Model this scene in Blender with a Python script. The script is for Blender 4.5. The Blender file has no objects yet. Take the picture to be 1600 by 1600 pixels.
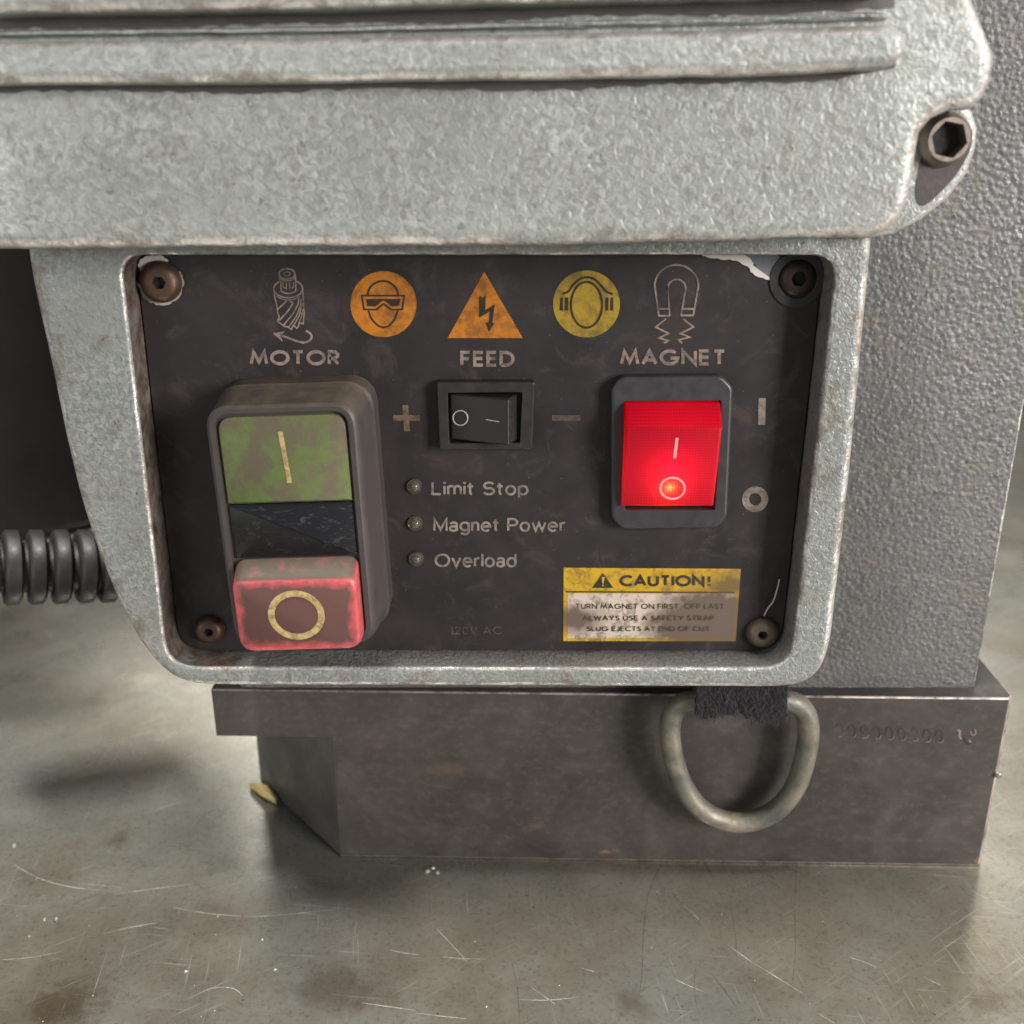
import bpy, bmesh, math, random
from mathutils import Vector, Matrix
from mathutils.geometry import tessellate_polygon
random.seed(7)
S = bpy.context.scene
COL = S.collection
MM = 0.001
R = math.radians
# ------------------------------------------------------------------ camera
FPX, PITCH, DIST = 1605.0, R(20.0), 206.0          # focal length in photo pixels, tilt, mm from camera to panel
cd = bpy.data.cameras.new("camera")
cam = bpy.data.objects.new("camera", cd)
COL.objects.link(cam)
cam.location = (0, -DIST*MM, 0)
cam.rotation_euler = (R(90)-PITCH, 0, 0)
cd.sensor_width = 36.0
cd.lens = FPX/1600*36
cd.clip_start, cd.clip_end = 0.005, 50
cd.dof.use_dof = True
cd.dof.focus_distance = 0.214
cd.dof.aperture_fstop = 15.0
S.camera = cam
# ------------------------------------------------------------------ light (a workshop: ceiling lights and an open door on the right)
W = bpy.data.worlds.new("World"); S.world = W; W.use_nodes = True
W.node_tree.nodes["Background"].inputs[0].default_value = (0.80, 0.86, 0.88, 1)
W.node_tree.nodes["Background"].inputs[1].default_value = 0.20
def area(name, loc, target, sx, sy, power, col):
    l = bpy.data.lights.new(name, 'AREA'); l.shape = 'RECTANGLE'; l.size, l.size_y = sx, sy
    l.energy, l.color = power, col
    o = bpy.data.objects.new(name, l); COL.objects.link(o)
    o.location = loc
    o.rotation_euler = (Vector(target)-Vector(loc)).to_track_quat('-Z', 'Y').to_euler()
    return o
area("ceiling_light", (-0.26, -0.30, 1.9), (0, 0, -0.1), 0.6, 0.2, 72, (1.0, 0.995, 0.95))
area("rear_sheen_light", (0.1, 2.3, 1.45), (0, 0.0, -0.15), 2.6, 0.9, 25, (1.0, 0.96, 0.88))  # added area light that gives the bench its sheen
area("door_light", (1.6, -1.3, 0.4), (0, 0, -0.05), 0.6, 0.8, 56, (1.0, 0.96, 0.93))
area("left_fill_light", (-1.4, -1.4, 0.15), (0, 0, -0.05), 1.1, 0.7, 6, (0.96, 1.0, 1.0))  # added weak fill that lifts the chamfer and the left side
S.view_settings.view_transform = 'Standard'
S.view_settings.look = 'None'
S.view_settings.exposure = 0.1
S.view_settings.gamma = 1.0
S.render.engine = 'CYCLES'
S.cycles.use_denoising = True
S.cycles.max_bounces = 6
S.cycles.adaptive_threshold = 0.02
S.cycles.caustics_reflective = False
S.cycles.caustics_refractive = False
# ------------------------------------------------------------------ helpers
CT, ST = math.cos(PITCH), math.sin(PITCH)
def U(px, py, y):
    """point (x, z) in mm on the upright plane Y = y that the photo shows at (px, py)"""
    a, b = (px-800)/FPX, -(py-800)/FPX
    dy = CT + b*ST; dz = -ST + b*CT
    t = (y+DIST)/dy
    return (a*t, dz*t)
def UT(px, py, z):
    """the same on the level plane Z = z, gives (x, y)"""
    a, b = (px-800)/FPX, -(py-800)/FPX
    dy = CT + b*ST; dz = -ST + b*CT
    t = z/dz
    return (a*t, -DIST + dy*t)
def UL(pts, y): return [U(p[0], p[1], y) for p in pts]
def lin(r, g, b):
    f = lambda c: (c/255/12.92) if c/255 <= .04045 else ((c/255+.055)/1.055)**2.4
    return (f(r), f(g), f(b), 1)
EDGE = {}                                          # wear weights of the last solids, by vertex
def link(name, verts, faces, mat, parent=None, smooth=30, scale=MM):
    me = bpy.data.meshes.new(name)
    me.from_pydata([(v[0]*scale, v[1]*scale, v[2]*scale) for v in verts], [], faces)
    bm = bmesh.new(); bm.from_mesh(me)
    bmesh.ops.recalc_face_normals(bm, faces=bm.faces) if smooth is not None else None
    bm.to_mesh(me); bm.free()
    if smooth is not None:
        me.shade_smooth(); me.set_sharp_from_angle(angle=R(smooth))
    if id(verts) in EDGE:
        me.attributes.new("wear", 'FLOAT', 'POINT').data.foreach_set("value", EDGE.pop(id(verts)))
    me.materials.append(mat)
    o = bpy.data.objects.new(name, me); COL.objects.link(o)
    if parent is not None: adopt(o, parent)
    return o
def adopt(o, parent):
    o.parent = parent
    if parent.type == 'EMPTY': o.matrix_parent_inverse = Matrix.Translation(-parent.location)
def empty(name, loc):
    e = bpy.data.objects.new(name, None); COL.objects.link(e)
    e.location = Vector(loc)*MM; e.empty_display_size = 0.02
    return e
def tag(o, label, cat=None, group=None, kind=None):
    o['label'] = label
    if cat: o['category'] = cat
    if group: o['group'] = group
    if kind: o['kind'] = kind
class MB:
    def __init__(s): s.v, s.f = [], []
    def add(s, v, f):
        n = len(s.v); s.v += [tuple(p) for p in v]; s.f += [tuple(i+n for i in q) for q in f]
    def build(s, name, mat, parent=None, smooth=30): return link(name, s.v, s.f, mat, parent, smooth)
def loft(rings, cap0=True, cap1=True, closed=True, loop=False):
    n = len(rings[0]); v = [p for r in rings for p in r]; f = []
    m = len(rings)
    for i in range(m if loop else m-1):
        j = (i+1) % m
        for k in range(n if closed else n-1):
            l = (k+1) % n
            f.append((i*n+k, i*n+l, j*n+l, j*n+k))
    if not loop:
        if cap0: f.append(tuple(range(n-1, -1, -1)))
        if cap1: f.append(tuple((m-1)*n+k for k in range(n)))
    return v, f
def area2(p): return sum(p[i][0]*p[(i+1) % len(p)][1]-p[(i+1) % len(p)][0]*p[i][1] for i in range(len(p)))/2
def inset(p, d):
    out = []; n = len(p)
    for i in range(n):
        a, b, c = Vector(p[i-1]), Vector(p[i]), Vector(p[(i+1) % n])
        e1, e2 = (b-a).normalized(), (c-b).normalized()
        n1, n2 = Vector((-e1.y, e1.x)), Vector((-e2.y, e2.x))
        m = n1+n2
        if m.length < 1e-6: m = n1
        m.normalize()
        k = d/max(.45, m.dot(n1))
        out.append((b.x+m.x*k, b.y+m.y*k))
    return out
def rounded(pts, r, n=6):
    """round the corners of a polygon; r one radius or a list"""
    out = []; N = len(pts)
    for i, p in enumerate(pts):
        ri = r[i] if isinstance(r, (list, tuple)) else r
        b = Vector(p); a = Vector(pts[i-1]); c = Vector(pts[(i+1) % N])
        if ri <= 0: out.append(tuple(b)); continue
        e1, e2 = (a-b), (c-b)
        l = min(ri, e1.length*.49, e2.length*.49)
        p0, p1 = b+e1.normalized()*l, b+e2.normalized()*l
        for k in range(n+1):
            t = k/n
            out.append(tuple((1-t)**2*p0+2*t*(1-t)*b+t*t*p1))
    return out
def uneven(pts, amp, step, seed=1):
    """break long straight edges of a casting into slightly uneven ones"""
    rg = random.Random(seed); out = []; N = len(pts)
    for i, p in enumerate(pts):
        a, b = Vector(p), Vector(pts[(i+1) % N]); m = max(1, int((b-a).length/step))
        for k in range(m):
            q = a+(b-a)*k/m
            out.append((q.x+rg.uniform(-amp, amp)*(k > 0), q.y+rg.uniform(-amp, amp)*(k > 0)))
    return out
def rrect(cx, cz, w, h, r, n=6):
    return rounded([(cx-w/2, cz-h/2), (cx+w/2, cz-h/2), (cx+w/2, cz+h/2), (cx-w/2, cz+h/2)], r, n)
def solid(outer, yf, yb, bevel=0., holes=(), steps=4, hole_bevel=None):
    """upright plate with front Y=yf and back Y=yb from an (x, z) outline with rounded front edges"""
    loops = []
    o = list(outer)
    if area2(o) < 0: o.reverse()
    loops.append((o, bevel))
    for h in holes:
        h = list(h)
        if area2(h) > 0: h.reverse()
        loops.append((h, bevel if hole_bevel is None else hole_bevel))
    v, f = [], []; fronts = []; backs = []; wt = []
    for lp, bv in loops:
        rings = [(lp, yb)]; ws = [0.]
        if bv > 0:
            rings.append((lp, yf+bv+min(.3, (yb-yf-bv)*.3))); ws.append(0.)
            for k in range(steps+1):
                a = k/steps*math.pi/2
                rings.append((inset(lp, bv*(1-math.cos(a))), yf+bv*(1-math.sin(a)))); ws.append(math.sin(2*a)*(.6+.4*math.sin(a))*(1. if bv > 1. else .8))
            rings.append((inset(lp, bv*1.12+.02), yf)); ws.append(0.)
        else: rings.append((lp, yf)); ws.append(0.)
        base = len(v); n = len(lp)
        for (q, y), w_ in zip(rings, ws): v += [(x, y, z) for x, z in q]; wt += [w_]*n
        for i in range(len(rings)-1):
            for k in range(n):
                l = (k+1) % n
                f.append((base+i*n+k, base+i*n+l, base+(i+1)*n+l, base+(i+1)*n+k))
        backs.append((base, n)); fronts.append((base+(len(rings)-1)*n, n))
    for grp in (fronts, backs):
        polys = [[Vector((v[b+k][0], v[b+k][2], 0)) for k in range(n)] for b, n in grp]
        idx = [b+k for b, n in grp for k in range(n)]
        for t in tessellate_polygon(polys): f.append(tuple(idx[i] for i in t))
    EDGE[id(v)] = wt
    return v, f
def flat(poly, y):
    """flat print: a filled outline on the upright plane Y=y, facing the camera side"""
    v = [(x, y, z) for x, z in poly]
    f = []
    for t in tessellate_polygon([[Vector((x, z, 0)) for x, z in poly]]):
        a, b, c = (Vector((poly[i][0], poly[i][1])) for i in t)
        f.append(t if (b-a).cross(c-a) > 0 else t[::-1])
    return v, f
def ribbon(pts, w, y, closed=False):
    """a stroke of width w along pts (x, z) on Y=y"""
    p = [Vector(q) for q in pts]; n = len(p); L, Rr = [], []
    for i in range(n):
        if closed: a, b = p[i-1], p[(i+1) % n]
        else: a, b = p[max(0, i-1)], p[min(n-1, i+1)]
        e1 = (p[i]-a).normalized() if (p[i]-a).length > 1e-9 else (b-p[i]).normalized()
        e2 = (b-p[i]).normalized() if (b-p[i]).length > 1e-9 else e1
        n1, n2 = Vector((-e1.y, e1.x)), Vector((-e2.y, e2.x))
        m = (n1+n2)
        m = n1 if m.length < 1e-6 else m.normalized()
        k = w/2/max(.4, m.dot(n1))
        L.append(p[i]+m*k); Rr.append(p[i]-m*k)
    v = [(q.x, y, q.y) for q in L]+[(q.x, y, q.y) for q in Rr]
    f = []
    for i in range(n if closed else n-1):
        j = (i+1) % n
        f.append((i, n+i, n+j, j))
    return v, f
def arc(cx, cy, rx, ry, a0, a1, n=20):
    return [(cx+rx*math.cos(R(a0+(a1-a0)*k/n)), cy+ry*math.sin(R(a0+(a1-a0)*k/n))) for k in range(n+1)]
def ellipse(cx, cy, rx, ry, n=40): return arc(cx, cy, rx, ry, 0, 360, n)[:-1]
def spline(pts, n=8, closed=False):
    """Catmull-Rom through points of any dimension"""
    P = [Vector(p) for p in pts]; N = len(P); out = []
    for i in range(N if closed else N-1):
        if closed: a, b, c, d = P[i-1], P[i], P[(i+1) % N], P[(i+2) % N]
        else: a, b, c, d = P[max(0, i-1)], P[i], P[i+1], P[min(N-1, i+2)]
        for k in range(n):
            t = k/n
            out.append(.5*((2*b)+(c-a)*t+(2*a-5*b+4*c-d)*t*t+(3*b-a-3*c+d)*t**3))
    if not closed: out.append(P[-1])
    return [tuple(p) for p in out]
def tube(path, rad, n=16, loop=False):
    P = [Vector(p) for p in path]; rings = []; N = len(P)
    up = None
    for i in range(N):
        a = P[i-1] if (loop or i > 0) else P[0]
        b = P[(i+1) % N] if (loop or i < N-1) else P[-1]
        t = (b-a).normalized()
        if up is None:
            up = t.orthogonal().normalized()
        up = (up-t*up.dot(t)).normalized()
        s = t.cross(up)
        r = rad(i/N) if callable(rad) else rad
        rings.append([P[i]+(up*math.cos(2*math.pi*k/n)+s*math.sin(2*math.pi*k/n))*r for k in range(n)])
    return loft(rings, loop=loop)
# ------------------------------------------------------------------ material nodes
class NT:
    def __init__(s, name):
        s.m = bpy.data.materials.new(name); s.m.use_nodes = True
        s.t = s.m.node_tree; s.b = s.t.nodes["Principled BSDF"]
        s.co = s.t.nodes.new("ShaderNodeTexCoord")
        s.mm = s.vmul(s.co.outputs["Object"], (1000, 1000, 1000))
    def put(s, node, key, val):
        i = node.inputs[key]
        if isinstance(val, bpy.types.NodeSocket): s.t.links.new(val, i)
        elif isinstance(val, (tuple, list)) and len(val) == 3 and i.type == 'RGBA': i.default_value = (*val, 1)
        else: i.default_value = val
    def vmul(s, v, k, add=(0, 0, 0), rot=(0, 0, 0)):
        n = s.t.nodes.new("ShaderNodeMapping"); s.put(n, 0, v)
        n.inputs['Scale'].default_value = k; n.inputs['Location'].default_value = add; n.inputs['Rotation'].default_value = rot
        return n.outputs[0]
    def noise(s, scale, detail=3, rough=.5, dist=0, vec=None, seed=0):
        n = s.t.nodes.new("ShaderNodeTexNoise"); n.noise_dimensions = '3D'
        vec = vec if vec is not None else s.mm
        if seed:
            a = s.t.nodes.new("ShaderNodeVectorMath"); a.operation = 'ADD'; s.put(a, 0, vec); a.inputs[1].default_value = (seed*71.3/max(scale, .02)*.05, seed*33.1, seed*57.7); vec = a.outputs[0]
        s.put(n, 'Vector', vec); s.put(n, 'Scale', scale); s.put(n, 'Detail', detail); s.put(n, 'Roughness', rough); s.put(n, 'Distortion', dist)
        return n.outputs[0]
    def voro(s, scale, vec=None, feat='F1', out='Distance', rnd=1.0):
        n = s.t.nodes.new("ShaderNodeTexVoronoi"); n.feature = feat
        s.put(n, 'Vector', vec if vec is not None else s.mm); s.put(n, 'Scale', scale); s.put(n, 'Randomness', rnd)
        return n.outputs[out]
    def ramp(s, fac, stops, mode='LINEAR'):
        n = s.t.nodes.new("ShaderNodeValToRGB"); n.color_ramp.interpolation = mode
        e = n.color_ramp.elements
        while len(e) < len(stops): e.new(0.5)
        for q, (p, c) in zip(e, stops):
            q.position = p; q.color = (c, c, c, 1) if isinstance(c, (int, float)) else (*c[:3], 1)
        s.put(n, 0, fac); return n.outputs[0]
    def mix(s, fac, a, b, mode='MIX'):
        n = s.t.nodes.new("ShaderNodeMix"); n.data_type = 'RGBA'; n.blend_type = mode
        for k, val in ((0, fac), (6, a), (7, b)):
            i = n.inputs[k]
            if isinstance(val, bpy.types.NodeSocket): s.t.links.new(val, i)
            elif k == 0: i.default_value = val
            else: i.default_value = (val, val, val, 1) if isinstance(val, (int, float)) else (*val[:3], 1)
        return n.outputs[2]
    def math(s, op, a, b=0., c=None, clamp=False):
        n = s.t.nodes.new("ShaderNodeMath"); n.operation = op; n.use_clamp = clamp
        s.put(n, 0, a); s.put(n, 1, b)
        if c is not None: s.put(n, 2, c)
        return n.outputs[0]
    def sep(s):
        n = s.t.nodes.new("ShaderNodeSeparateXYZ"); s.put(n, 0, s.mm); return n.outputs
    def edge(s):
        a = s.t.nodes.new("ShaderNodeAttribute"); a.attribute_name = "wear"
        return a.outputs['Fac']
    def bump(s, h, strength=.3, dist=.3, prev=None):
        n = s.t.nodes.new("ShaderNodeBump"); s.put(n, 'Height', h); s.put(n, 'Strength', strength); s.put(n, 'Distance', dist*MM)
        if prev is not None: s.put(n, 'Normal', prev)
        s.put(s.b, 'Normal', n.outputs[0]); return n.outputs[0]
    def box(s, cx, cz, hx, hz, soft):
        """0..1 mask of a soft box on the upright plane, in mm"""
        x, _, z = s.sep()
        ax = s.math('SUBTRACT', s.math('ABSOLUTE', s.math('SUBTRACT', x, cx)), hx)
        az = s.math('SUBTRACT', s.math('ABSOLUTE', s.math('SUBTRACT', z, cz)), hz)
        d = s.math('MAXIMUM', ax, az)
        return s.math('MULTIPLY_ADD', d, -1/soft, .5, clamp=True), d
    def spot(s, cx, cz, r, soft, sx=1., wob=0., seed=0):
        x, _, z = s.sep()
        dx = s.math('MULTIPLY', s.math('SUBTRACT', x, cx), sx)
        dz = s.math('SUBTRACT', z, cz)
        d = s.math('SQRT', s.math('ADD', s.math('MULTIPLY', dx, dx), s.math('MULTIPLY', dz, dz)))
        if wob: d = s.math('ADD', d, s.math('MULTIPLY', s.math('SUBTRACT', s.noise(.35, 4, .6, seed=seed), .5), wob))
        return s.math('MULTIPLY_ADD', s.math('SUBTRACT', d, r), -1/soft, .5, clamp=True)
    def set(s, **k):
        for a, b in k.items(): s.put(s.b, {'col': 'Base Color', 'rough': 'Roughness', 'metal': 'Metallic', 'spec': 'Specular IOR Level',
                                           'coat': 'Coat Weight', 'trans': 'Transmission Weight', 'ior': 'IOR', 'alpha': 'Alpha'}[a], b)
        return s.m
def plain(name, col, rough=.5, metal=0., var=.25, sc=.5, bump=.15, spec=.5):
    n = NT(name)
    c = n.mix(n.noise(sc, 5, .6), [k*(1-var) for k in col[:3]], [min(1, k*(1+var)) for k in col[:3]])
    n.bump(n.noise(sc*4, 3), bump, .1)
    return n.set(col=c, rough=n.ramp(n.noise(sc*1.7, 4), [(.3, max(0, rough-.1)), (.7, min(1, rough+.12))]), metal=metal, spec=spec)
def hammer(name, dark, mid, light, sc, rough, metal, strength, wear, stain=.5, scuff=.5):
    """hammer-tone paint: soft broad dimples, patchy tone, dirt, chips and worn edges"""
    n = NT(name)
    warp = n.noise(sc, 2.2, .55, .8)
    big = n.noise(.03, 4, .65, seed=5)
    amp = n.ramp(n.noise(.055, 2, .6, seed=8), [(.3, .25), (.7, 1.)])
    col = n.mix(amp, mid, n.ramp(warp, [(.34, dark), (.5, mid), (.66, light)]))
    col = n.mix(n.ramp(big, [(.42, 0.), (.68, .45)]), col, [mid[0]*.62, mid[1]*.61, mid[2]*.6])
    g = n.noise(.16, 5, .72, .5, seed=9)
    col = n.mix(n.math('MULTIPLY', n.ramp(g, [(.52, 0.), (.72, 1.)]), stain), col, lin(116, 104, 88))
    col = n.mix(n.math('MULTIPLY', n.ramp(n.noise(.5, 3, .65, seed=14), [(.66, 0.), (.70, 1.)]), .8*stain), col, lin(70, 58, 46))
    mt = metal
    if wear > 0:
        ch = n.noise(.42, 4, .72, seed=21)
        at = n.math('MULTIPLY', n.edge(), n.ramp(n.noise(.05, 3, .6, seed=25), [(.36, .6), (.56, 1.1)]))
        ed = n.math('MULTIPLY', n.ramp(n.math('ADD', n.math('MULTIPLY', at, .55), n.math('MULTIPLY', ch, .75)), [(.64, 0.), (.78, 1.)]), wear)
        col = n.mix(ed, col, n.mix(n.ramp(g, [(.48, 0.), (.62, 1.)]), lin(218, 211, 206), lin(160, 148, 138)))
        mt = n.math('MAXIMUM', metal, n.math('MULTIPLY', ed, .55))
    if scuff > .6:
        v = n.voro(.95, feat='SMOOTH_F1', vec=None)
        n.bump(n.math('SUBTRACT', n.math('MULTIPLY', warp, .5), v), strength, .45)
    else: n.bump(warp, strength, .4)
    return n.set(col=col, rough=n.ramp(g, [(.3, rough-.06), (.7, rough+.18)]), metal=mt)
def frame_walls(m):
    """dirt and bare casting on the inner walls of the panel opening"""
    t = m.node_tree; n = NT.__new__(NT); n.m, n.t = m, t; n.b = t.nodes["Principled BSDF"]; n.co = t.nodes.new("ShaderNodeTexCoord")
    n.mm = n.vmul(n.co.outputs["Object"], (1000, 1000, 1000))
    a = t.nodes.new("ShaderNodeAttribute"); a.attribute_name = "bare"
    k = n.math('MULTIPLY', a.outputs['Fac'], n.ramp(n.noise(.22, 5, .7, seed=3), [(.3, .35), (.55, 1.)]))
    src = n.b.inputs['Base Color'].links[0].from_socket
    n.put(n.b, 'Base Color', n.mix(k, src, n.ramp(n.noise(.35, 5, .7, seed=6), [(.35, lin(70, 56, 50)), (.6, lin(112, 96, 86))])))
def ink(name, col, wear=.35, under=(.032, .027, .027), sc=.5, rough=.45, seed=3):
    n = NT(name)
    w = n.math('MULTIPLY', n.ramp(n.noise(sc, 6, .7, .4, seed=seed), [(.42, 0.), (.62, 1.)]), wear)
    c = n.mix(n.noise(.25, 3, seed=seed+1), [k*.8 for k in col[:3]], col)
    return n.set(col=n.mix(w, c, under), rough=rough)

COVER = hammer("cover_paint", lin(142, 145, 141), lin(168, 171, 166), lin(198, 200, 194), .78, .38, .15, .8, .9, .55)
FRAME = hammer("frame_paint", lin(124, 127, 124), lin(148, 151, 147), lin(174, 176, 171), .95, .37, .15, .75, .95, .95)
HOUSE = hammer("housing_paint", lin(86, 85, 85), lin(106, 105, 104), lin(128, 126, 124), .95, .42, .1, .6, .9, .6, .9)

frame_walls(FRAME)
def m_base():
    n = NT("base_steel")
    c = n.ramp(n.noise(.06, 6, .65, .8), [(.3, lin(60, 56, 55)), (.55, lin(77, 72, 69)), (.75, lin(92, 86, 81))])
    c = n.mix(n.ramp(n.noise(.5, 4, .7, seed=4, vec=n.vmul(n.mm, (.8, 1, 1.2))), [(.5, 0.), (.75, .25)]), c, lin(128, 116, 106))
    c = n.mix(n.ramp(n.noise(.3, 5, .75, seed=8), [(.66, 0.), (.72, .5)]), c, lin(124, 92, 72))
    g = n.t.nodes.new("ShaderNodeNewGeometry"); sp = n.t.nodes.new("ShaderNodeSeparateXYZ"); n.put(sp, 0, g.outputs['Normal'])
    mx = n.math('MAXIMUM', n.math('MAXIMUM', n.math('ABSOLUTE', sp.outputs[0]), n.math('ABSOLUTE', sp.outputs[1])), n.math('ABSOLUTE', sp.outputs[2]))
    ed = n.math('MULTIPLY', n.math('LESS_THAN', mx, .985), n.math('GREATER_THAN', sp.outputs[0], -.2))
    ed = n.math('MULTIPLY', ed, n.ramp(n.noise(.2, 4, .7, seed=3), [(.36, .15), (.55, 1.)]))
    x, _, z = n.sep()
    ed = n.math('MULTIPLY', ed, n.ramp(n.math('MULTIPLY_ADD', x, 1/200, .4), [(.2, .25), (.9, 1.)]))
    for px, py, r, sx, a in ((948, 1331, .5, .4, .9), (700, 1205, 1.6, .3, .17), (590, 1170, .8, .5, .17), (1522, 1336, .8, 1., .8), (640, 1282, .7, 1., .17), (840, 1292, .8, .5, .25)):
        q = U(px, py, 10.); c = n.mix(n.math('MULTIPLY', n.spot(q[0], q[1], r, 1., sx, 3.5, px), a), c, lin(138, 106, 80))
    br = n.noise(1., 3, .7, seed=13, vec=n.vmul(n.mm, (.06, 1, 1.2)))
    c = n.mix(n.ramp(br, [(.55, 0.), (.75, .07)]), c, lin(124, 116, 110))
    c = n.mix(ed, c, lin(222, 206, 198))
    c = n.mix(n.math('MULTIPLY', n.math('LESS_THAN', sp.outputs[0], -.5), n.math('LESS_THAN', z, -138.)), c, n.ramp(n.noise(.08, 5, .6, .6, seed=9), [(.35, lin(92, 89, 84)), (.7, lin(122, 118, 110))]))  # chamfer: bare grey face, colour lightened for light off the bench
    n.bump(n.noise(.9, 4, .6), .12, .2)
    return n.set(col=c, metal=n.math('MULTIPLY_ADD', ed, .5, .25), rough=n.ramp(n.noise(.12, 4, seed=6), [(.3, .38), (.7, .55)]))
BASE = m_base()
def m_panel():
    n = NT("panel_print")
    c = n.ramp(n.noise(.05, 6, .65, .5), [(.3, lin(32, 30, 31)), (.6, lin(50, 44, 44)), (.8, lin(68, 58, 54))])
    c = n.mix(n.ramp(n.noise(.13, 6, .7, .8, seed=7), [(.54, 0.), (.74, .5)]), c, lin(92, 80, 70))
    c = n.mix(n.ramp(n.voro(.5), [(.035, .7), (.06, 0.)]), c, lin(122, 110, 98))
    n.bump(n.noise(2.5, 2), .05, .05)
    return n.set(col=c, rough=n.ramp(n.noise(.1, 5, .6, seed=4), [(.3, .42), (.7, .62)]), spec=.4)
PANEL = m_panel()
BLACKP = plain("black_plastic", lin(46, 43, 44), .42, 0, .2, .3, .06)
DUSTY = None
def m_dusty():
    n = NT("dusty_plastic")
    g = n.t.nodes.new("ShaderNodeNewGeometry")
    s = n.t.nodes.new("ShaderNodeSeparateXYZ"); n.put(s, 0, g.outputs['Normal'])
    d = n.math('MULTIPLY', n.ramp(s.outputs[2], [(.2, .25), (.9, 1.)]), n.ramp(n.noise(.25, 5, .65), [(.3, .35), (.65, 1.)]))
    c = n.mix(d, lin(60, 56, 58), lin(104, 92, 78))
    n.bump(n.noise(1.5, 4, .6), .1, .15)
    return n.set(col=c, rough=n.ramp(d, [(0., .38), (1., .8)]))
DUSTY = m_dusty()
RUST = plain("rusty_screw", lin(96, 74, 62), .45, .55, .35, .7, .3)
DARKSCREW = plain("dark_screw", lin(52, 40, 34), .5, .4, .3, .7, .3)
HOLE = plain("hole_black", lin(18, 16, 15), .7, 0, .2, .5, .1)
STEEL = plain("worn_steel", lin(150, 138, 128), .38, .8, .25, .4, .2)
WHITE_TORN = plain("torn_white", lin(214, 208, 198), .6, 0, .12, .6, .3)
GREYMETAL = plain("bare_plate", lin(120, 122, 126), .4, .5, .3, .2, .1)
INK = ink("print_beige", lin(158, 138, 124), .7)
INK2 = ink("print_grey", lin(158, 146, 135), .6, seed=8)
FAINT = ink("print_faint", lin(112, 102, 94), .75, seed=12)
GOLD = ink("print_gold", lin(126, 106, 82), .75, seed=15)
ORANGE = ink("sticker_orange", lin(200, 122, 32), .8, under=lin(112, 72, 34)[:3], sc=.28, seed=5)
OLIVE = ink("sticker_yellow", lin(168, 138, 40), .8, under=lin(98, 80, 42)[:3], sc=.28, seed=6)
INKDARK = ink("print_dark", lin(38, 32, 28), .25, under=lin(90, 70, 40)[:3], seed=9)
CREAM = ink("symbol_cream", lin(200, 176, 122), .75, under=lin(112, 90, 58)[:3], sc=.7, seed=2)
# ------------------------------------------------------------------ the setting
ZT = -173.4                                     # bench surface
def m_bench():
    n = NT("bench_steel")
    big = n.noise(.010, 3, .6, .4)
    c = n.ramp(n.noise(.035, 8, .72, .3, seed=2), [(.3, lin(142, 138, 126)), (.5, lin(156, 151, 138)), (.72, lin(172, 167, 154))])
    c = n.mix(n.ramp(big, [(.42, 0.), (.60, .6)]), c, lin(150, 151, 146))
    c = n.mix(n.ramp(n.noise(.02, 7, .7, .3, seed=3), [(.48, 0.), (.68, .5)]), c, lin(132, 116, 94))
    x, y, _ = n.sep()
    wob = n.math('MULTIPLY', n.math('SUBTRACT', n.noise(.11, 7, .72, .3, seed=6), .5), 26.)
    for px, py, r, sx, a in ((190, 1310, 3.5, 1.6, .75), (120, 1555, 6., 1., .9), (165, 1400, 3., 1., .5), (530, 1545, 6., .6, .75), (320, 1440, 6., .6, .5), (990, 1575, 3., 1., .7), (1545, 1560, 3., .7, .8), (1290, 1290, 4., .6, .4), (60, 1600, 8., .7, .6)):
        q = UT(px, py, ZT)
        dx = n.math('MULTIPLY', n.math('SUBTRACT', x, q[0]), sx); dy = n.math('SUBTRACT', y, q[1])
        d = n.math('ADD', n.math('SQRT', n.math('ADD', n.math('MULTIPLY', dx, dx), n.math('MULTIPLY', dy, dy))), wob)
        c = n.mix(n.math('MULTIPLY', n.math('MULTIPLY_ADD', n.math('SUBTRACT', d, r), -.17, .5, clamp=True), a*.62), c, lin(92, 72, 50))
    fine = n.noise(.8, 4, .75, seed=12)
    c = n.mix(n.ramp(fine, [(.52, 0.), (.68, .4)]), c, lin(84, 76, 64))
    sc = None
    for k, (ang, sx, sy, th) in enumerate(((.12, .045, 1.6, .71), (-.6, .04, 1.5, .70), (1.45, .035, 1.3, .70))):
        q = n.noise(1., 2, .6, .15, seed=30+k, vec=n.vmul(n.vmul(n.mm, (1, 1, 1), rot=(0, 0, ang)), (sx, sy, 1)))
        q = n.ramp(q, [(th-.05, 0.), (th, 1.)])
        sc = q if sc is None else n.math('MAXIMUM', sc, q)
    sc = n.math('MULTIPLY', sc, n.ramp(n.noise(.045, 3, .7, seed=40), [(.46, .08), (.62, 1.)]))
    c = n.mix(n.math('MULTIPLY', sc, .5), c, lin(212, 209, 200))
    c = n.mix(n.ramp(n.voro(.16), [(.03, .7), (.05, 0.)]), c, lin(66, 56, 44))
    rg = n.ramp(n.noise(.05, 6, .72, seed=17), [(.3, .22), (.7, .38)])
    n.bump(fine, .03, .15)
    return n.set(col=c, rough=rg, metal=.72)
BENCH = m_bench()
bench = link("workbench_top", [(-700, -330, ZT), (700, -330, ZT), (700, 470, ZT), (-700, 470, ZT), (-700, -330, ZT-20), (700, -330, ZT-20), (700, 470, ZT-20), (-700, 470, ZT-20)],
             [(0, 1, 2, 3), (7, 6, 5, 4), (0, 4, 5, 1), (1, 5, 6, 2), (2, 6, 7, 3), (3, 7, 4, 0)], BENCH)
tag(bench, "scratched and stained steel workbench top under the drill", kind="structure")
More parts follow.
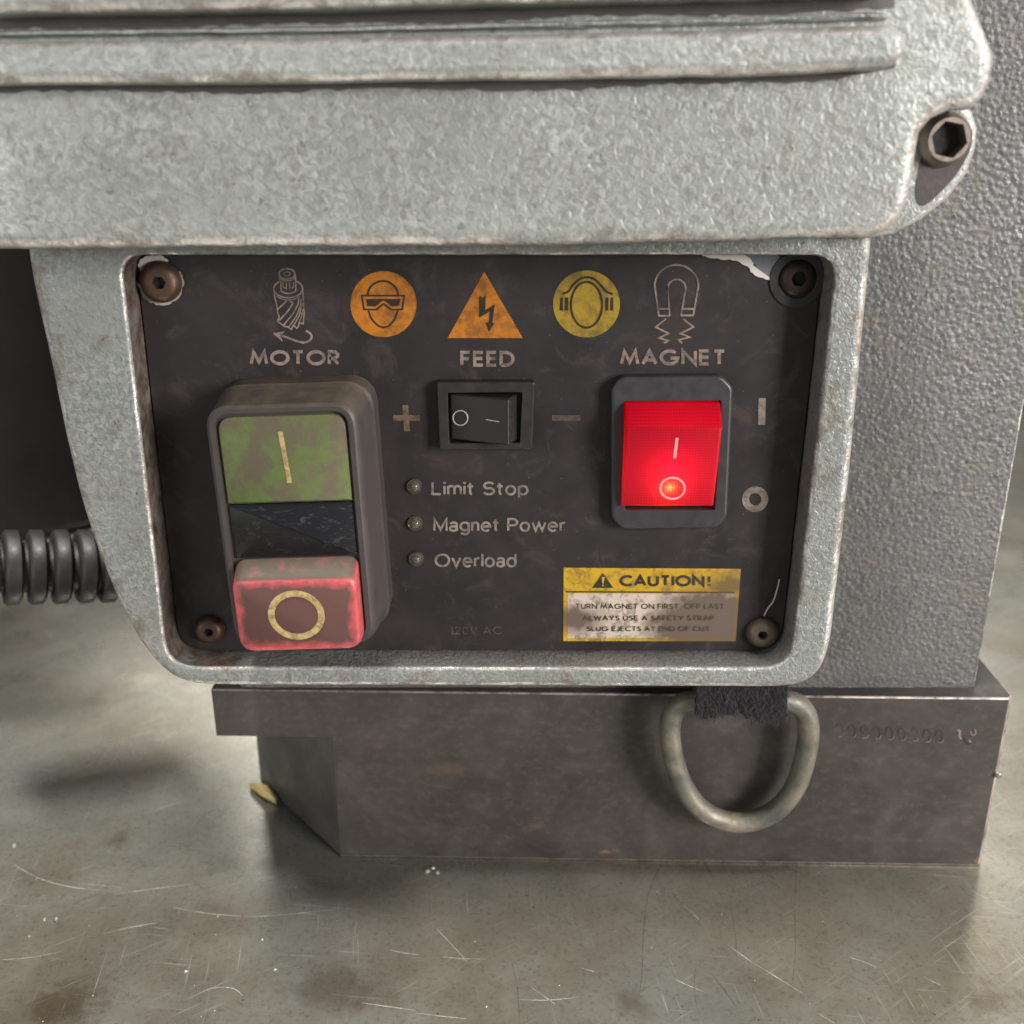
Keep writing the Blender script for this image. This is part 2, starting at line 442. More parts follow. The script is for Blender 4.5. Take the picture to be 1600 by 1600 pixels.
wall = link("low_back_wall", [(-1500, 480, -600), (1500, 480, -600), (1500, 480, 20), (-1500, 480, 20), (-1500, 500, -600), (1500, 500, -600), (1500, 500, 20), (-1500, 500, 20)],
            [(0, 1, 2, 3), (7, 6, 5, 4), (0, 4, 5, 1), (1, 5, 6, 2), (2, 6, 7, 3), (3, 7, 4, 0)], plain("dark_wall", lin(40, 37, 34), .8, 0, .3, .02, .1))  # wall kept low so the bench reflects the brighter surroundings above it
tag(wall, "dark wall far behind the bench, cut low for the bench reflections", kind="structure")
# scratches that can be told apart: hair-thin marks lying on the bench
SC_L = ink("scratch_bright", lin(214, 211, 202), .9, under=lin(150, 145, 132)[:3], sc=.25, rough=.35)
SC_L.node_tree.nodes['Principled BSDF'].inputs['Metallic'].default_value = .5
SC_D = ink("scratch_dark", lin(66, 58, 48), .6, under=lin(112, 106, 94)[:3], sc=.2, rough=.5)
def scratch(pts, w, mat):
    p = [UT(x, y, ZT) for x, y in pts]
    p = spline(p, 5) if len(p) > 2 else p
    n = len(p)
    q = [(a, b) for a, b in p]
    v, f = [], []
    for i in range(n):
        a, b = Vector(q[max(0, i-1)]), Vector(q[min(n-1, i+1)])
        d = (b-a).normalized(); nn = Vector((-d.y, d.x))
        ww = w*.24*(math.sin(math.pi*(i+.4)/(n-.2))**.5)*random.uniform(.6, 1.2)
        for s in (1, -1): v.append((q[i][0]+nn.x*ww*s, q[i][1]+nn.y*ww*s, ZT+.04))
    for i in range(n-1): f.append((2*i, 2*i+1, 2*i+3, 2*i+2))
    o = link("scratch", v, f, mat, bench, None)
for pts, w, m in (
    ([(1037, 1345), (1015, 1390), (1006, 1450), (1003, 1520), (998, 1560)], .45, SC_D),
    ([(1245, 1345), (1242, 1420), (1243, 1480), (1238, 1538)], .4, SC_D),
    ([(1050, 1395), (1070, 1420), (1095, 1448)], .4, SC_D), ([(1100, 1345), (1115, 1375)], .3, SC_D),
    ([(1140, 1400), (1148, 1450), (1152, 1510)], .3, SC_D), ([(1110, 1520), (1130, 1545), (1152, 1575)], .4, SC_D),
    ([(800, 1505), (808, 1540), (812, 1600)], .4, SC_D), ([(1088, 1500), (1085, 1540), (1090, 1580)], .3, SC_D),
    ([(1135, 1475), (1170, 1500), (1215, 1528), (1255, 1553)], .5, SC_L),
    ([(1050, 1528), (1075, 1540), (1100, 1550)], .4, SC_L), ([(1060, 1410), (1080, 1425), (1100, 1445)], .35, SC_L),
    ([(810, 1562), (855, 1563), (905, 1558)], .5, SC_L), ([(905, 1512), (920, 1516), (934, 1520)], .4, SC_L),
    ([(565, 1567), (600, 1572), (650, 1579)], .5, SC_L), ([(650, 1583), (690, 1588), (730, 1592)], .4, SC_L),
    ([(20, 1350), (60, 1372), (110, 1386), (160, 1391)], .5, SC_L), ([(180, 1398), (230, 1390), (300, 1382)], .4, SC_L),
    ([(270, 1418), (330, 1428), (400, 1432), (470, 1427), (530, 1420)], .45, SC_L), ([(158, 1460), (200, 1450), (245, 1442)], .4, SC_L),
    ([(318, 1548), (340, 1543), (365, 1545), (380, 1556)], .35, SC_L), ([(608, 1484), (630, 1489), (655, 1492)], .4, SC_L),
    ([(690, 1495), (720, 1498), (760, 1499)], .35, SC_L), ([(670, 1440), (700, 1470), (730, 1503)], .3, SC_L),
    ([(1327, 1496), (1350, 1503), (1370, 1512)], .4, SC_L), ([(1515, 1390), (1550, 1408), (1595, 1430)], .35, SC_L),
    ([(0, 1500), (50, 1496), (100, 1486)], .4, SC_L), ([(1440, 1525), (1470, 1540)], .3, SC_L),
    ([(830, 1543), (855, 1560), (868, 1570)], .35, SC_L), ([(1280, 1585), (1305, 1600)], .4, SC_L)):
    scratch(pts, w, m)
# ------------------------------------------------------------------ the drill
drill = empty("magnetic_drill", (20, 50, ZT))
tag(drill, "grey hammer-painted magnetic drill with black control panel standing on steel bench", "drill")
# column housing behind the panel frame
xr = U(1556, 900, 13)[0]
ZB = U(1450, 1079, 13)[1]
hv, hf = solid([(-66, ZB), (xr, ZB), (xr, 120), (-66, 120)], 13, 120, 1.3)
link("column_housing", hv, hf, HOUSE, drill)['label'] = "dark grey textured housing behind the panel frame"
# magnet base: square plate above, block with a chamfered corner below
YB = 10
def rotb(x, y, z, a=R(-1.3), cx=23.):
    return (cx+(x-cx)*math.cos(a)-(y-YB)*math.sin(a), YB+(x-cx)*math.sin(a)+(y-YB)*math.cos(a), z)
x0, x1 = U(327, 1100, YB)[0], U(1586, 1086, YB-2)[0]
zt, zm, zb = U(1100, 1084, YB)[1], U(380, 1157, YB)[1], ZT+.15
xc, _ = U(528, 1300, YB)
def m_block():
    bm = bmesh.new()
    def V(*p): return bm.verts.new([c*MM for c in rotb(*p)])
    yb = 105
    A = [V(x0, YB, zt), V(x1, YB, zt), V(x1, YB, zb), V(xc, YB, zb), V(xc, YB, zm), V(x0, YB, zm)]
    B = [V(x0, yb, zt), V(x1, yb, zt), V(x1, yb, zb), V(x0, yb, zb), V(x0, yb, zm)]
    yc = YB+(xc-x0)*1.1
    c1, c2 = V(x0, yc, zm), V(x0, yc, zb)
    for q in ((A[0], A[5], A[4], A[3], A[2], A[1]), (B[0], B[1], B[2], B[3], B[4]), (A[0], A[1], B[1], B[0]), (A[1], A[2], B[2], B[1]),
              (A[2], A[3], c2, B[3], B[2]), (A[3], A[4], c1, c2), (A[5], c1, A[4]), (A[0], B[0], B[4], c1, A[5]), (c1, B[4], B[3], c2)):
        bm.faces.new(q)
    bmesh.ops.recalc_face_normals(bm, faces=bm.faces)
    re_ = [e for e in bm.edges if {e.verts[0], e.verts[1]} == {A[1], A[2]}]
    bmesh.ops.bevel(bm, geom=re_, offset=1.25*MM, segments=1, affect='EDGES')
    A4 = A[4] if A[4].is_valid else None
    ed = [e for e in bm.edges if e.calc_face_angle(0) > .3 and A4 not in e.verts]
    bmesh.ops.bevel(bm, geom=ed, offset=.4*MM, segments=2, affect='EDGES', profile=.6)
    me = bpy.data.meshes.new("magnet_base"); bm.to_mesh(me); bm.free()
    me.shade_smooth(); me.set_sharp_from_angle(angle=R(8)); me.materials.append(BASE)
    o = bpy.data.objects.new("magnet_base", me); COL.objects.link(o); adopt(o, drill); return o
base = m_block()
base['label'] = "brown-grey steel magnet base with a chamfered corner"
# worn stamped number: flat strokes painted as lit edges and shaded cuts
sm = MB()
STAMP = plain("stamp_lit", lin(160, 146, 134), .35, .6, .2, 1, .1)
def on_base(px, py): 
    x, z = U(px, py, YB)
    for _ in range(3):
        y = rotb(x, YB, z)[1]-.06; x, z = U(px, py, y)
    return x, y, z
def stamp(pts, w, mat, dz=0):
    p = [on_base(a, b) for a, b in pts]
    v, f = ribbon([(q[0], q[2]) for q in p], w, 0)
    n = len(p)
    v = [(a[0], p[i % n][1], a[2]) for i, a in enumerate(v)]
    return v, f
lo, dk = MB(), MB()
for k in range(9):
    cx, cy = 1311+k*19.5, 1141+k*1.2
    lo.add(*stamp(arc(cx+2, cy+2, 6, 8, 20, 120, 6), .12+.14*random.random(), None))
    dk.add(*stamp(arc(cx, cy, 5.5, 9.5, 170+random.uniform(-20, 60), 440+random.uniform(-120, 60), 12), .15, None))
lo.add(*stamp([(1496, 1140), (1500, 1143), (1499, 1150), (1502, 1156)], .55, None)); lo.add(*stamp([(1514, 1156), (1517, 1160)], .5, None))
lo.add(*stamp(arc(1521, 1144, 4, 5, -60, 200, 8), .3, None)); dk.add(*stamp([(1505, 1150), (1509, 1160), (1515, 1163)], .5, None))
lo.build("stamped_number", STAMP, base, None); dk.build("stamped_number", plain("stamp_shade", lin(40, 35, 32), .6, 0, .2, 1, .1), base, None)
# chipped bright bead on the worn right edge
bp = rotb(x1, YB, U(1557, 1202, YB)[1])
rings = [[(bp[0]-.6+r*math.cos(2*math.pi*k/8)*1., bp[1]-.2-h, bp[2]+r*math.sin(2*math.pi*k/8)) for k in range(8)] for r, h in ((.9, 0), (.8, .35), (.4, .6))]
link("weld_bead", *loft(rings), STEEL, base)
# ---- panel frame
YF = -7.5
outer = UL([(38, 330), (38, 384), (46, 435), (60, 500), (75, 565), (98, 680), (122, 780), (145, 852), (176, 930), (205, 988), (234, 1030), (262, 1057), (292, 1071), (335, 1075), (1222, 1078),
            (1262, 1071), (1287, 1048), (1301, 1005), (1333, 720), (1365, 384), (1368, 330)], YF)
outer = uneven(rounded(outer, 4., 4), .06, 4.)
hole_px = [(187, 399), (262, 1043), (1235, 1044), (1309, 399)]
hole = rounded(UL(hole_px, YF), [4.5, 6.5, 6.5, 5.0])
hole_f = uneven(hole, .07, 2.5, 3)
fv, ff = solid(outer, YF, 12.9, 2.2, [hole_f], 5, .9)
frame = link("panel_frame", fv, ff, FRAME, drill)
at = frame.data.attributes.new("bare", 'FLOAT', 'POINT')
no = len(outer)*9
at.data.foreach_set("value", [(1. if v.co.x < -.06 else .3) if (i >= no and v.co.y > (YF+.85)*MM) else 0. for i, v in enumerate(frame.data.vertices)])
frame['label'] = "light grey cast frame round the control panel, paint worn at the edges"
# ---- upper cover with ribs
YC = -24
cov = UL([(1516, -70), (1527, 0), (1545, 45), (1560, 84), (1557, 122), (1545, 150), (1522, 171), (1490, 173), (1462, 185), (1444, 206), (1438, 235), (1433, 270), (1426, 310),
          (1413, 340), (1395, 360), (1362, 374), (800, 387), (0, 391), (-34, 391.5), (-34, -70)], YC)
cov = uneven(cov, .14, 4., 5)
cv, cf = solid(cov, YC, 11.5, 2.8, (), 6)
cover = link("upper_cover", cv, cf, COVER, drill)
cover['label'] = "light grey hammer-painted upper cover with long raised ribs"
def rib(px, y, bev, name="rib"):
    v, f = solid(uneven(UL(px, y), .10, 4., 6), y, YC+.5, bev, (), 4)
    return link(name, v, f, COVER, cover)
rib([(-38, 65), (-38, 133), (0, 132), (400, 130), (800, 124), (1200, 117), (1380, 108), (1402, 100), (1415, 84), (1418, 68), (1412, 48), (1396, 38), (1200, 42), (800, 53), (0, 64)], YC-5.5, 1.8)
rib([(-38, -70), (-38, 22), (0, 21), (560, 12), (900, 2), (1390, -12), (1400, -70)], YC-7, 1.8)
rib([(-38, 48), (-38, 59), (0, 58), (560, 50), (1100, 38), (1388, 30), (1394, 22), (1380, 18), (1100, 26), (560, 40), (0, 47)], YC-1.6, .7)
GRIME_SHADE = plain("rib_grime_shade", lin(92, 86, 84), .7, 0, .3, .4, .3)  # grime below the ribs with their shade painted in
def grime_shade(top, bot, seed):
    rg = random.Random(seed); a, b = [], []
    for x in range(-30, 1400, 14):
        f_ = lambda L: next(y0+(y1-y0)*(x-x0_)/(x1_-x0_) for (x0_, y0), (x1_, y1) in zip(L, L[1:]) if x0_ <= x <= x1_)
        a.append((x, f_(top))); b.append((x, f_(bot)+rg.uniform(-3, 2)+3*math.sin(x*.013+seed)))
    link("grime_shade", *flat(UL(a+b[::-1], YC-.06), YC-.06), GRIME_SHADE, cover, None)
grime_shade([(-160, 120), (800, 110), (1400, 94)], [(-160, 146), (0, 146), (800, 140), (1250, 130), (1400, 104)], 3)
grime_shade([(-160, 10), (800, -4), (1400, -20)], [(-160, 50), (0, 48), (560, 38), (1400, 16)], 5)
# screw ear under the notch
YE = -13
ev, ef = solid(UL([(1380, 150), (1500, 150), (1522, 172), (1531, 200), (1528, 232), (1514, 272), (1484, 311), (1444, 343), (1398, 368), (1340, 376)], YE), YE, 11, 1.6, (), 5)
link("screw_ear", ev, ef, COVER, cover)
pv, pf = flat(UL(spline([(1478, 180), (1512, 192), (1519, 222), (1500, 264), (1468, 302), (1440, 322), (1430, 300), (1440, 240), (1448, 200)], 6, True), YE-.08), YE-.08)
link("ear_dark_patch", pv, pf, plain("ear_dark", lin(84, 76, 74), .6, .2, .35, .5, .4), cover)  # flat dark teardrop patch laid on the ear
# ---- screws
def screw(cx, cz, y, r, h, hexr, mat, name="screw", tilt=0, parent=None, rot=0., depth=1.6):
    N = 36
    def hx(a):
        q = (a+rot) % (math.pi/3)-math.pi/6
        return hexr*math.cos(math.pi/6)/math.cos(q)
    ang = [2*math.pi*k/N for k in range(N)]
    def ring(rad, yy): return [(rad*math.cos(a), yy, rad*math.sin(a)) for a in ang]
    rings = [ring(r, 0.), ring(r, -h*.25), ring(r*.93, -h*.55), ring(r*.8, -h*.82), ring(r*.6 if r*.6 > hexr*1.12 else hexr*1.12, -h)]
    hexring = [(hx(a)*math.cos(a), -h, hx(a)*math.sin(a)) for a in ang]
    rings.append(hexring)
    rings.append([(x*.94, -h+depth*.35, z*.94) for x, _, z in hexring])
    rings.append([(x*.92, -h+depth, z*.92) for x, _, z in hexring])
    v, f = loft(rings, True, True)
    M = Matrix.Rotation(tilt, 3, 'Z')
    v = [tuple(M @ Vector(p)+Vector((cx, y, cz))) for p in v]
    s = link(name, v, f, mat, parent or drill, 40)
    d = [tuple(M @ Vector((x*.915, -h+depth*.9, z*.915))+Vector((cx, y, cz))) for x, _, z in hexring]
    link("hex_recess", d, [tuple(range(N))], HOLE, s, None)
    return s
sx, sz = U(1484, 218, YE-3)
# ---- control panel
panel_o = inset(hole if area2(hole) > 0 else hole[::-1], .35)
pv, pf = solid(panel_o, 0., 3., .15, (), 2)
panel = link("control_panel", pv, pf, PANEL, drill)
panel['label'] = "dirty black control panel plate with worn printed symbols"
P = lambda px, py, y=0.: U(px, py, y)
for (px, py, r, h, hr, m, t) in ((249, 441, 4.1, 2.6, 1.35, RUST, .1), (1247, 435, 3.6, 1.6, 1.55, DARKSCREW, 0), (326, 985, 3.3, 2.4, 1.1, RUST, .12), (1192, 990, 3.6, 2.2, 1.2, plain("screw_grey", lin(112, 98, 84), .5, .5, .3, .7, .3), -.12)):
    c = P(px, py, -h*.5); screw(c[0], c[1], .02, r, h, hr, m, "panel_screw", t)
c = P(1246, 436)
link("recess_ring", *solid(ellipse(c[0], c[1], 5.6, 5.6), -.35, .05, .2, [ellipse(c[0], c[1], 3.7, 3.7)]), BLACKP, drill)  # black ring put in for the dark recess round the screw
s = screw(sx, sz, YE+.3, 4.7, 3.2, 3.25, STEEL, "cover_screw", 0, rot=.2, depth=2.6)
# torn label: white paper edges and bare plate
def ragged(pts, amp, seed, y, n=5):
    rr = random.Random(seed)
    p = spline(pts, n, True)
    p = [(x+rr.uniform(-amp, amp), yy+rr.uniform(-amp, amp)) for x, yy in p]
    return flat(UL(p, y), y)
tm = MB()
tm.add(*ragged([(1096, 397), (1120, 394), (1150, 396), (1172, 403), (1180, 418), (1205, 434), (1200, 438), (1176, 427), (1164, 414), (1140, 406), (1110, 403)], 1.3, 3, -.22))
tm.build("torn_label_edge", WHITE_TORN, panel, None)
tm = MB()
tm.add(*ragged([(216, 412), (225, 402), (248, 399), (262, 406), (258, 410), (240, 408), (228, 414), (222, 425)], 1.1, 5, -.2))
tm.build("torn_label_edge", WHITE_TORN, panel, None)
tm = MB()
tm.add(*ragged([(214, 440), (222, 462), (240, 474), (262, 476), (280, 464), (287, 444), (283, 425), (276, 432), (276, 450), (258, 468), (236, 464), (222, 448)], 1.6, 8, -.2))
tm.build("torn_label_edge", plain("torn_grey", lin(168, 158, 146), .55, .1, .3, .6, .3), panel, None)
bmv = MB()
bmv.add(*ragged([(1150, 399), (1172, 404), (1184, 420), (1208, 436), (1216, 420), (1218, 400), (1190, 396)], 1., 4, -.12))
bmv.build("bare_plate", GREYMETAL, panel, None)
hp_ = spline([(*U(a, b, -y), y) for a, b, y in ((1194, 962, .6), (1200, 950, 1.2), (1208, 940, 1.4), (1214, 922, 1.2), (1218, 905, .8))], 5)
link("label_curl", *tube([(a, -y, b) for a, b, y in hp_], .16, 6), WHITE_TORN, panel)
# printed symbols -------------------------------------------------------
class Print:
    """strokes and fills in photo-grid units on the panel plane, each a hair above the last"""
    def __init__(s, org=(0, 0), k=1., y=-.1, fy=None): s.o, s.k, s.y, s.m, s.i, s.fy = org, k, y, MB(), 0, fy
    def w(s, pts): return [U(s.o[0]+p[0]/s.k, s.o[1]+p[1]/s.k, s.y) for p in pts]
    def yy(s): s.i += 1; return s.y-.002*s.i
    def line(s, pts, w, closed=False): s.m.add(*ribbon(s.w(pts), w/s.k*.1345, s.yy(), closed)); return s
    def fill(s, pts): s.m.add(*flat(s.w(pts), s.yy())); return s
    def done(s, name, mat, parent): return s.m.build(name, mat, parent, None)
# annular cutter with turning arrow
p = Print((380, 400), 8.42)
p.line(ellipse(577, 235, 102, 68), 19, True).line(ellipse(575, 235, 42, 26), 15, True)
p.line(arc(582, 265, 105, 62, 8, 172, 14), 17)
p.line([(475, 245), (478, 315), (492, 345), (500, 455)], 17).line([(686, 245), (692, 330), (692, 445)], 17).line(arc(596, 445, 96, 48, 0, 180, 12), 17)
p.line([(520, 335), (526, 408), (568, 432), (570, 345)], 14).line([(612, 345), (612, 432), (664, 410), (664, 345)], 14)
p.line(arc(592, 430, 190, 118, 300, 590, 40), 18).line(arc(595, 470, 182, 108, 35, 150, 14), 10)
p.line([(402, 440), (415, 545), (442, 640), (452, 740), (474, 800), (452, 860), (535, 920), (600, 938), (630, 968), (660, 912), (710, 952), (745, 882), (790, 890), (802, 750), (782, 440)], 17)
p.line([(452, 705), (570, 592), (545, 565)], 17).line([(474, 850), (600, 710), (655, 620), (608, 585)], 17).line([(530, 912), (655, 760), (720, 640), (735, 560)], 17)
p.line([(600, 935), (700, 790), (752, 660), (765, 560)], 15).line([(665, 910), (740, 780), (775, 620)], 15).line([(725, 900), (765, 800), (785, 700)], 13)
p.line(spline([(505, 1045), (600, 1080), (700, 1118), (790, 1138), (865, 1118), (900, 1070), (885, 1020), (825, 982)], 5), 27)
p.fill([(385, 1015), (550, 988), (492, 1046), (526, 1136)])
p.done("cutter_symbol", INK, panel)
# goggles roundel
p = Print((180, 380), 3.077); p.fill(ellipse(1290, 293, 159, 159, 64)); p.done("orange_roundel", ORANGE, panel)
p = Print((180, 380), 3.077, -.16)
p.line(arc(1287, 252, 73, 70, 180, 360, 20), 9).line([(1186, 252), (1390, 252), (1380, 318), (1328, 320), (1290, 292), (1255, 320), (1196, 318)], 8, True)
p.fill([(1206, 268), (1372, 268), (1364, 302), (1332, 305), (1290, 274), (1250, 305), (1212, 302)])
p.line(spline([(1218, 324), (1232, 362), (1262, 394), (1290, 405), (1320, 394), (1346, 360), (1360, 322)], 4), 8)
p.done("goggles_symbol", INKDARK, panel)
# hazard triangle
p = Print((660, 380), 3.077); p.fill([(297, 137), (121, 456), (483, 456)]); p.done("orange_triangle", ORANGE, panel)
p = Print((660, 380), 3.077, -.16)
p.fill([(273, 250), (289, 263), (304, 250), (302, 322), (349, 294), (336, 384), (347, 384), (320, 426), (304, 380), (318, 382), (324, 328), (273, 358)])
p.done("lightning_symbol", INKDARK, panel)
# ear defender roundel
p = Print((660, 380), 3.077); p.fill(ellipse(789, 292, 161, 161, 64)); p.done("yellow_roundel", OLIVE, panel)
p = Print((660, 380), 3.077, -.16)
p.line(ellipse(789, 296, 75, 110), 10, True).line(spline([(672, 243), (702, 232), (722, 203), (755, 174), (790, 164), (825, 172), (858, 203), (884, 232), (916, 245)], 4), 10)
for a, b in ((660, 676), (683, 702), (877, 895), (902, 918)): p.fill([(a+3, 262), (b, 260), (b, 325), (a, 322)])
p.done("ear_defender_symbol", INKDARK, panel)
# horseshoe magnet
p = Print((660, 380), 3.077)
p.line([(1137, 350), (1118, 210)]+arc(1222, 207, 105, 103, 180, 360, 24)+[(1302, 348)], 8).line([(1189, 350), (1180, 215)]+arc(1223, 217, 43, 43, 180, 360, 16)+[(1243, 348)], 8)
p.line([(1133, 349), (1191, 349)], 8).line([(1241, 347), (1304, 347)], 9).line([(1131, 316), (1189, 316)], 6).line([(1243, 316), (1306, 316)], 9)
p.line([(1172, 363), (1122, 403), (1183, 434), (1138, 456), (1184, 468), (1160, 481)], 8).line([(1255, 365), (1303, 403), (1240, 434), (1286, 452), (1230, 465), (1250, 481)], 8)
p.done("magnet_symbol", INK, panel)
# plus, minus, bar, ring marks
p = Print(); p.line([(614, 653), (656, 653)], 9).line([(633, 633), (636, 674)], 9); p.done("plus_mark", GOLD, panel)
p = Print(); p.line([(862, 653), (907, 653)], 9); p.done("minus_mark", ink("print_dull", lin(92, 78, 64), .9, seed=19), panel)
p = Print(); p.line([(1191, 622), (1190, 664)], 11); p.done("bar_mark", INK2, panel)
p = Print(); p.line(ellipse(1180, 780, 15, 15, 36), 11, True); p.done("ring_mark", INK2, panel)
# geometric capital letters as strokes (width, strokes) in a unit-high box, y up
def G(cx, cy, rx, ry, a0, a1, n=12): return arc(cx, cy, rx, ry, a0, a1, n)
GL = {
 'A': (.78, [[(0, 0), (.39, 1), (.78, 0)], [(.15, .3), (.63, .3)]]),
 'C': (.80, [G(.5, .5, .5, .5, 48, 312, 18)]),
 'D': (.72, [[(0, 0), (0, 1), (.25, 1)]+G(.25, .5, .47, .5, 90, -90, 14)+[(0, 0)]]),
 'E': (.50, [[(.5, 0), (0, 0), (0, 1), (.5, 1)], [(0, .52), (.46, .52)]]),
 'F': (.48, [[(0, 0), (0, 1), (.48, 1)], [(0, .5), (.43, .5)]]),
 'G': (.98, [G(.5, .5, .5, .5, 45, 330, 18)+[(.98, .45), (.55, .45)]]),
 'I': (.0, [[(0, 0), (0, 1)]]),
 'J': (.32, [[(.32, 1), (.32, .2)]+G(.14, .2, .18, .2, 0, -150, 8)]),
 'L': (.42, [[(0, 1), (0, 0), (.42, 0)]]),
 'M': (.95, [[(0, 0), (.14, 1), (.475, .15), (.81, 1), (.95, 0)]]),
 'N': (.74, [[(0, 0), (0, 1), (.74, 0), (.74, 1)]]),
 'O': (1.0, [G(.5, .5, .5, .5, 90, 450, 28)]),
 'P': (.5, [[(0, 0), (0, 1), (.25, 1)]+G(.25, .74, .26, .26, 90, -90, 8)+[(0, .48)]]),
 'R': (.55, [[(0, 0), (0, 1), (.25, 1)]+G(.25, .73, .27, .27, 90, -90, 8)+[(0, .46)], [(.24, .46), (.55, 0)]]),
 'S': (.5, [G(.26, .75, .22, .25, 35, 250, 10)+G(.25, .27, .25, .27, 75, -150, 10)]),
 'T': (.6, [[(0, 1), (.6, 1)], [(.3, 1), (.3, 0)]]),
 'U': (.66, [[(0, 1), (0, .35)]+G(.33, .33, .33, .33, 180, 360, 10)+[(.66, 1)]]),
 'V': (.7, [[(0, 1), (.35, 0), (.7, 1)]]),
 'W': (1.05, [[(0, 1), (.26, 0), (.525, .95), (.79, 0), (1.05, 1)]]),
 'Y': (.7, [[(0, 1), (.35, .45), (.7, 1)], [(.35, .45), (.35, 0)]]),
 ',': (.08, [[(.08, .06), (0, -.14)]]), '!': (.16, [[(.16, 1), (.16, .34)], [(.16, .13), (.16, -.05)]]),
 '1': (.22, [[(0, .8), (.22, 1), (.22, 0)], [(.05, 0), (.4, 0)]]), '2': (.5, [G(.25, .74, .25, .26, 170, -40, 10)+[(0, 0), (.5, 0)]]), '0': (.5, [G(.25, .5, .25, .5, 90, 450, 20)])}
def letters(p, text, xa, xb, ytop, ybot, wt, gap=.26, slant=0.):
    """fit text into xa..xb, ytop..ybot (grid units of the Print), stroke weight wt of the height"""
    H = ybot-ytop; ins = wt/2
    x = 0; lay = []
    for ch in text:
        if ch == ' ': x += .42; continue
        w, st = GL[ch]; lay.append((x, st)); x += w+gap+wt*.55
    tot = x-gap-wt*.55
    for gx, st in lay:
        for q in st:
            pts = [(xa+wt*H/2+(gx+a)/tot*(xb-xa-wt*H), ybot-H*(ins+b*(1-2*ins))) for a, b in q]
            p.line(pts, wt*H, closed=False)
p = Print(); letters(p, "MOTOR", 390, 531, 547, 571, .21, .2); p.done("lettering", INK, panel)
p = Print(); letters(p, "FEED", 719, 804, 548, 573, .2, .2); p.done("lettering", INK, panel)
p = Print(); letters(p, "MAGNET", 969, 1134, 546, 571, .2, .2); p.done("lettering", INK, panel)
p = Print(); letters(p, "120V AC", 703, 783, 979, 991, .10, .28); p.done("lettering", FAINT, panel)
GA = dict(GL)
def arch(x): return [(x, .42)]+G(x+.19, .48, .19, .22, 180, 0, 8)+[(x+.38, 0)]
GA.update({
 'M': (.78, [[(0, 0), (0, 1), (.39, .08), (.78, 1), (.78, 0)]]), 'O': (.88, [G(.44, .5, .44, .5, 90, 450, 28)]),
 'P': (.58, [[(0, 0), (0, 1), (.3, 1)]+G(.3, .73, .28, .27, 90, -90, 8)+[(0, .46)]]), 'L': (.5, [[(0, 1), (0, 0), (.5, 0)]]),
 'S': (.62, [G(.31, .74, .28, .26, 20, 250, 12)+G(.31, .26, .31, .27, 75, -160, 12)]),
 'i': (.0, [[(0, 0), (0, .7)], [(0, .88), (0, 1.06)]]), 'l': (.0, [[(0, 0), (0, 1.04)]]),
 'm': (.76, [[(0, 0), (0, .7)], arch(0), arch(.38)]), 'n': (.40, [[(0, 0), (0, .7)], arch(.01)]),
 't': (.30, [[(.12, .95), (.12, .16)]+G(.26, .14, .14, .14, 180, 260, 5), [(-.04, .68), (.30, .68)]]),
 'o': (.54, [G(.27, .34, .27, .36, 90, 450, 20)]), 'p': (.52, [[(0, -.3), (0, .7)], G(.25, .34, .27, .36, 90, 450, 20)]),
 'd': (.52, [[(.52, 0), (.52, 1.04)], G(.27, .34, .27, .36, 90, 450, 20)]),
 'g': (.52, [[(.52, .7), (.52, -.08)]+G(.27, -.08, .25, .22, 0, -155, 8), G(.27, .36, .27, .34, 90, 450, 20)]),
 'a': (.46, [G(.23, .5, .21, .2, 165, 0, 8)+[(.44, .1), (.48, 0)], G(.21, .18, .21, .2, 90, 450, 16)]),
 'e': (.54, [[(.02, .36), (.54, .36)]+G(.27, .34, .27, .36, 5, 315, 18)]),
 'v': (.52, [[(0, .7), (.26, 0), (.52, .7)]]), 'w': (.82, [[(0, .7), (.2, 0), (.41, .66), (.62, 0), (.82, .7)]]),
 'r': (.26, [[(0, 0), (0, .7)], [(0, .4)]+G(.24, .42, .24, .27, 180, 75, 6)])})
GF = GL
GL = GA
p = Print(); letters(p, "Limit Stop", 674, 826, 752, 774, .17, .13); p.done("lettering", INK2, panel)
p = Print(); letters(p, "Magnet Power", 677, 884, 809, 831, .17, .13); p.done("lettering", INK2, panel)
p = Print(); letters(p, "Overload", 679, 807, 864.5, 886.5, .17, .13); p.done("lettering", INK2, panel)
GL = GF
# caution label --------------------------------------------------------
lc = P(860+1230/5, 870+520/5); lc2 = P(860+560/5, 870+560/5)
def m_label(name, col, stain_col, amt=1.):
    n = NT(name)
    c = n.mix(n.noise(.6, 5, .6), [k*.82 for k in col[:3]], col)
    s1 = n.ramp(n.noise(.42, 6, .7, .5, seed=3), [(.47, 0.), (.62, .75)])
    a = n.spot(lc[0]+1.5, lc[1]-.5, 9., 4., .6, 6., 4)
    b = n.spot(lc2[0]-11, lc2[1]+2.6, 3.2, 3., .5, 4., 6)
    d = n.spot(lc[0]+4, lc[1]+9.2, 3., 3., .6, 4., 7)
    m = n.math('MAXIMUM', n.math('MAXIMUM', a, b), n.math('MAXIMUM', s1, d))
    return n.set(col=n.mix(n.math('MULTIPLY', m, amt), c, stain_col), rough=.55)
Z1 = (860, 870)
cap = Print(Z1, 5., -.12); cap.fill([(103, 85), (1488, 94), (1448, 660), (100, 658)])
caution = cap.done("caution_label", m_label("label_yellow", lin(212, 168, 36), lin(104, 84, 58), .9), panel)
p = Print(Z1, 5., -.16); p.fill([(136, 286), (1448, 290), (1424, 634), (134, 634)]); p.done("label_field", m_label("label_white", lin(218, 200, 184), lin(98, 82, 72), .95), panel)
LBK = m_label("label_black", lin(42, 36, 32), lin(92, 76, 62), .8)
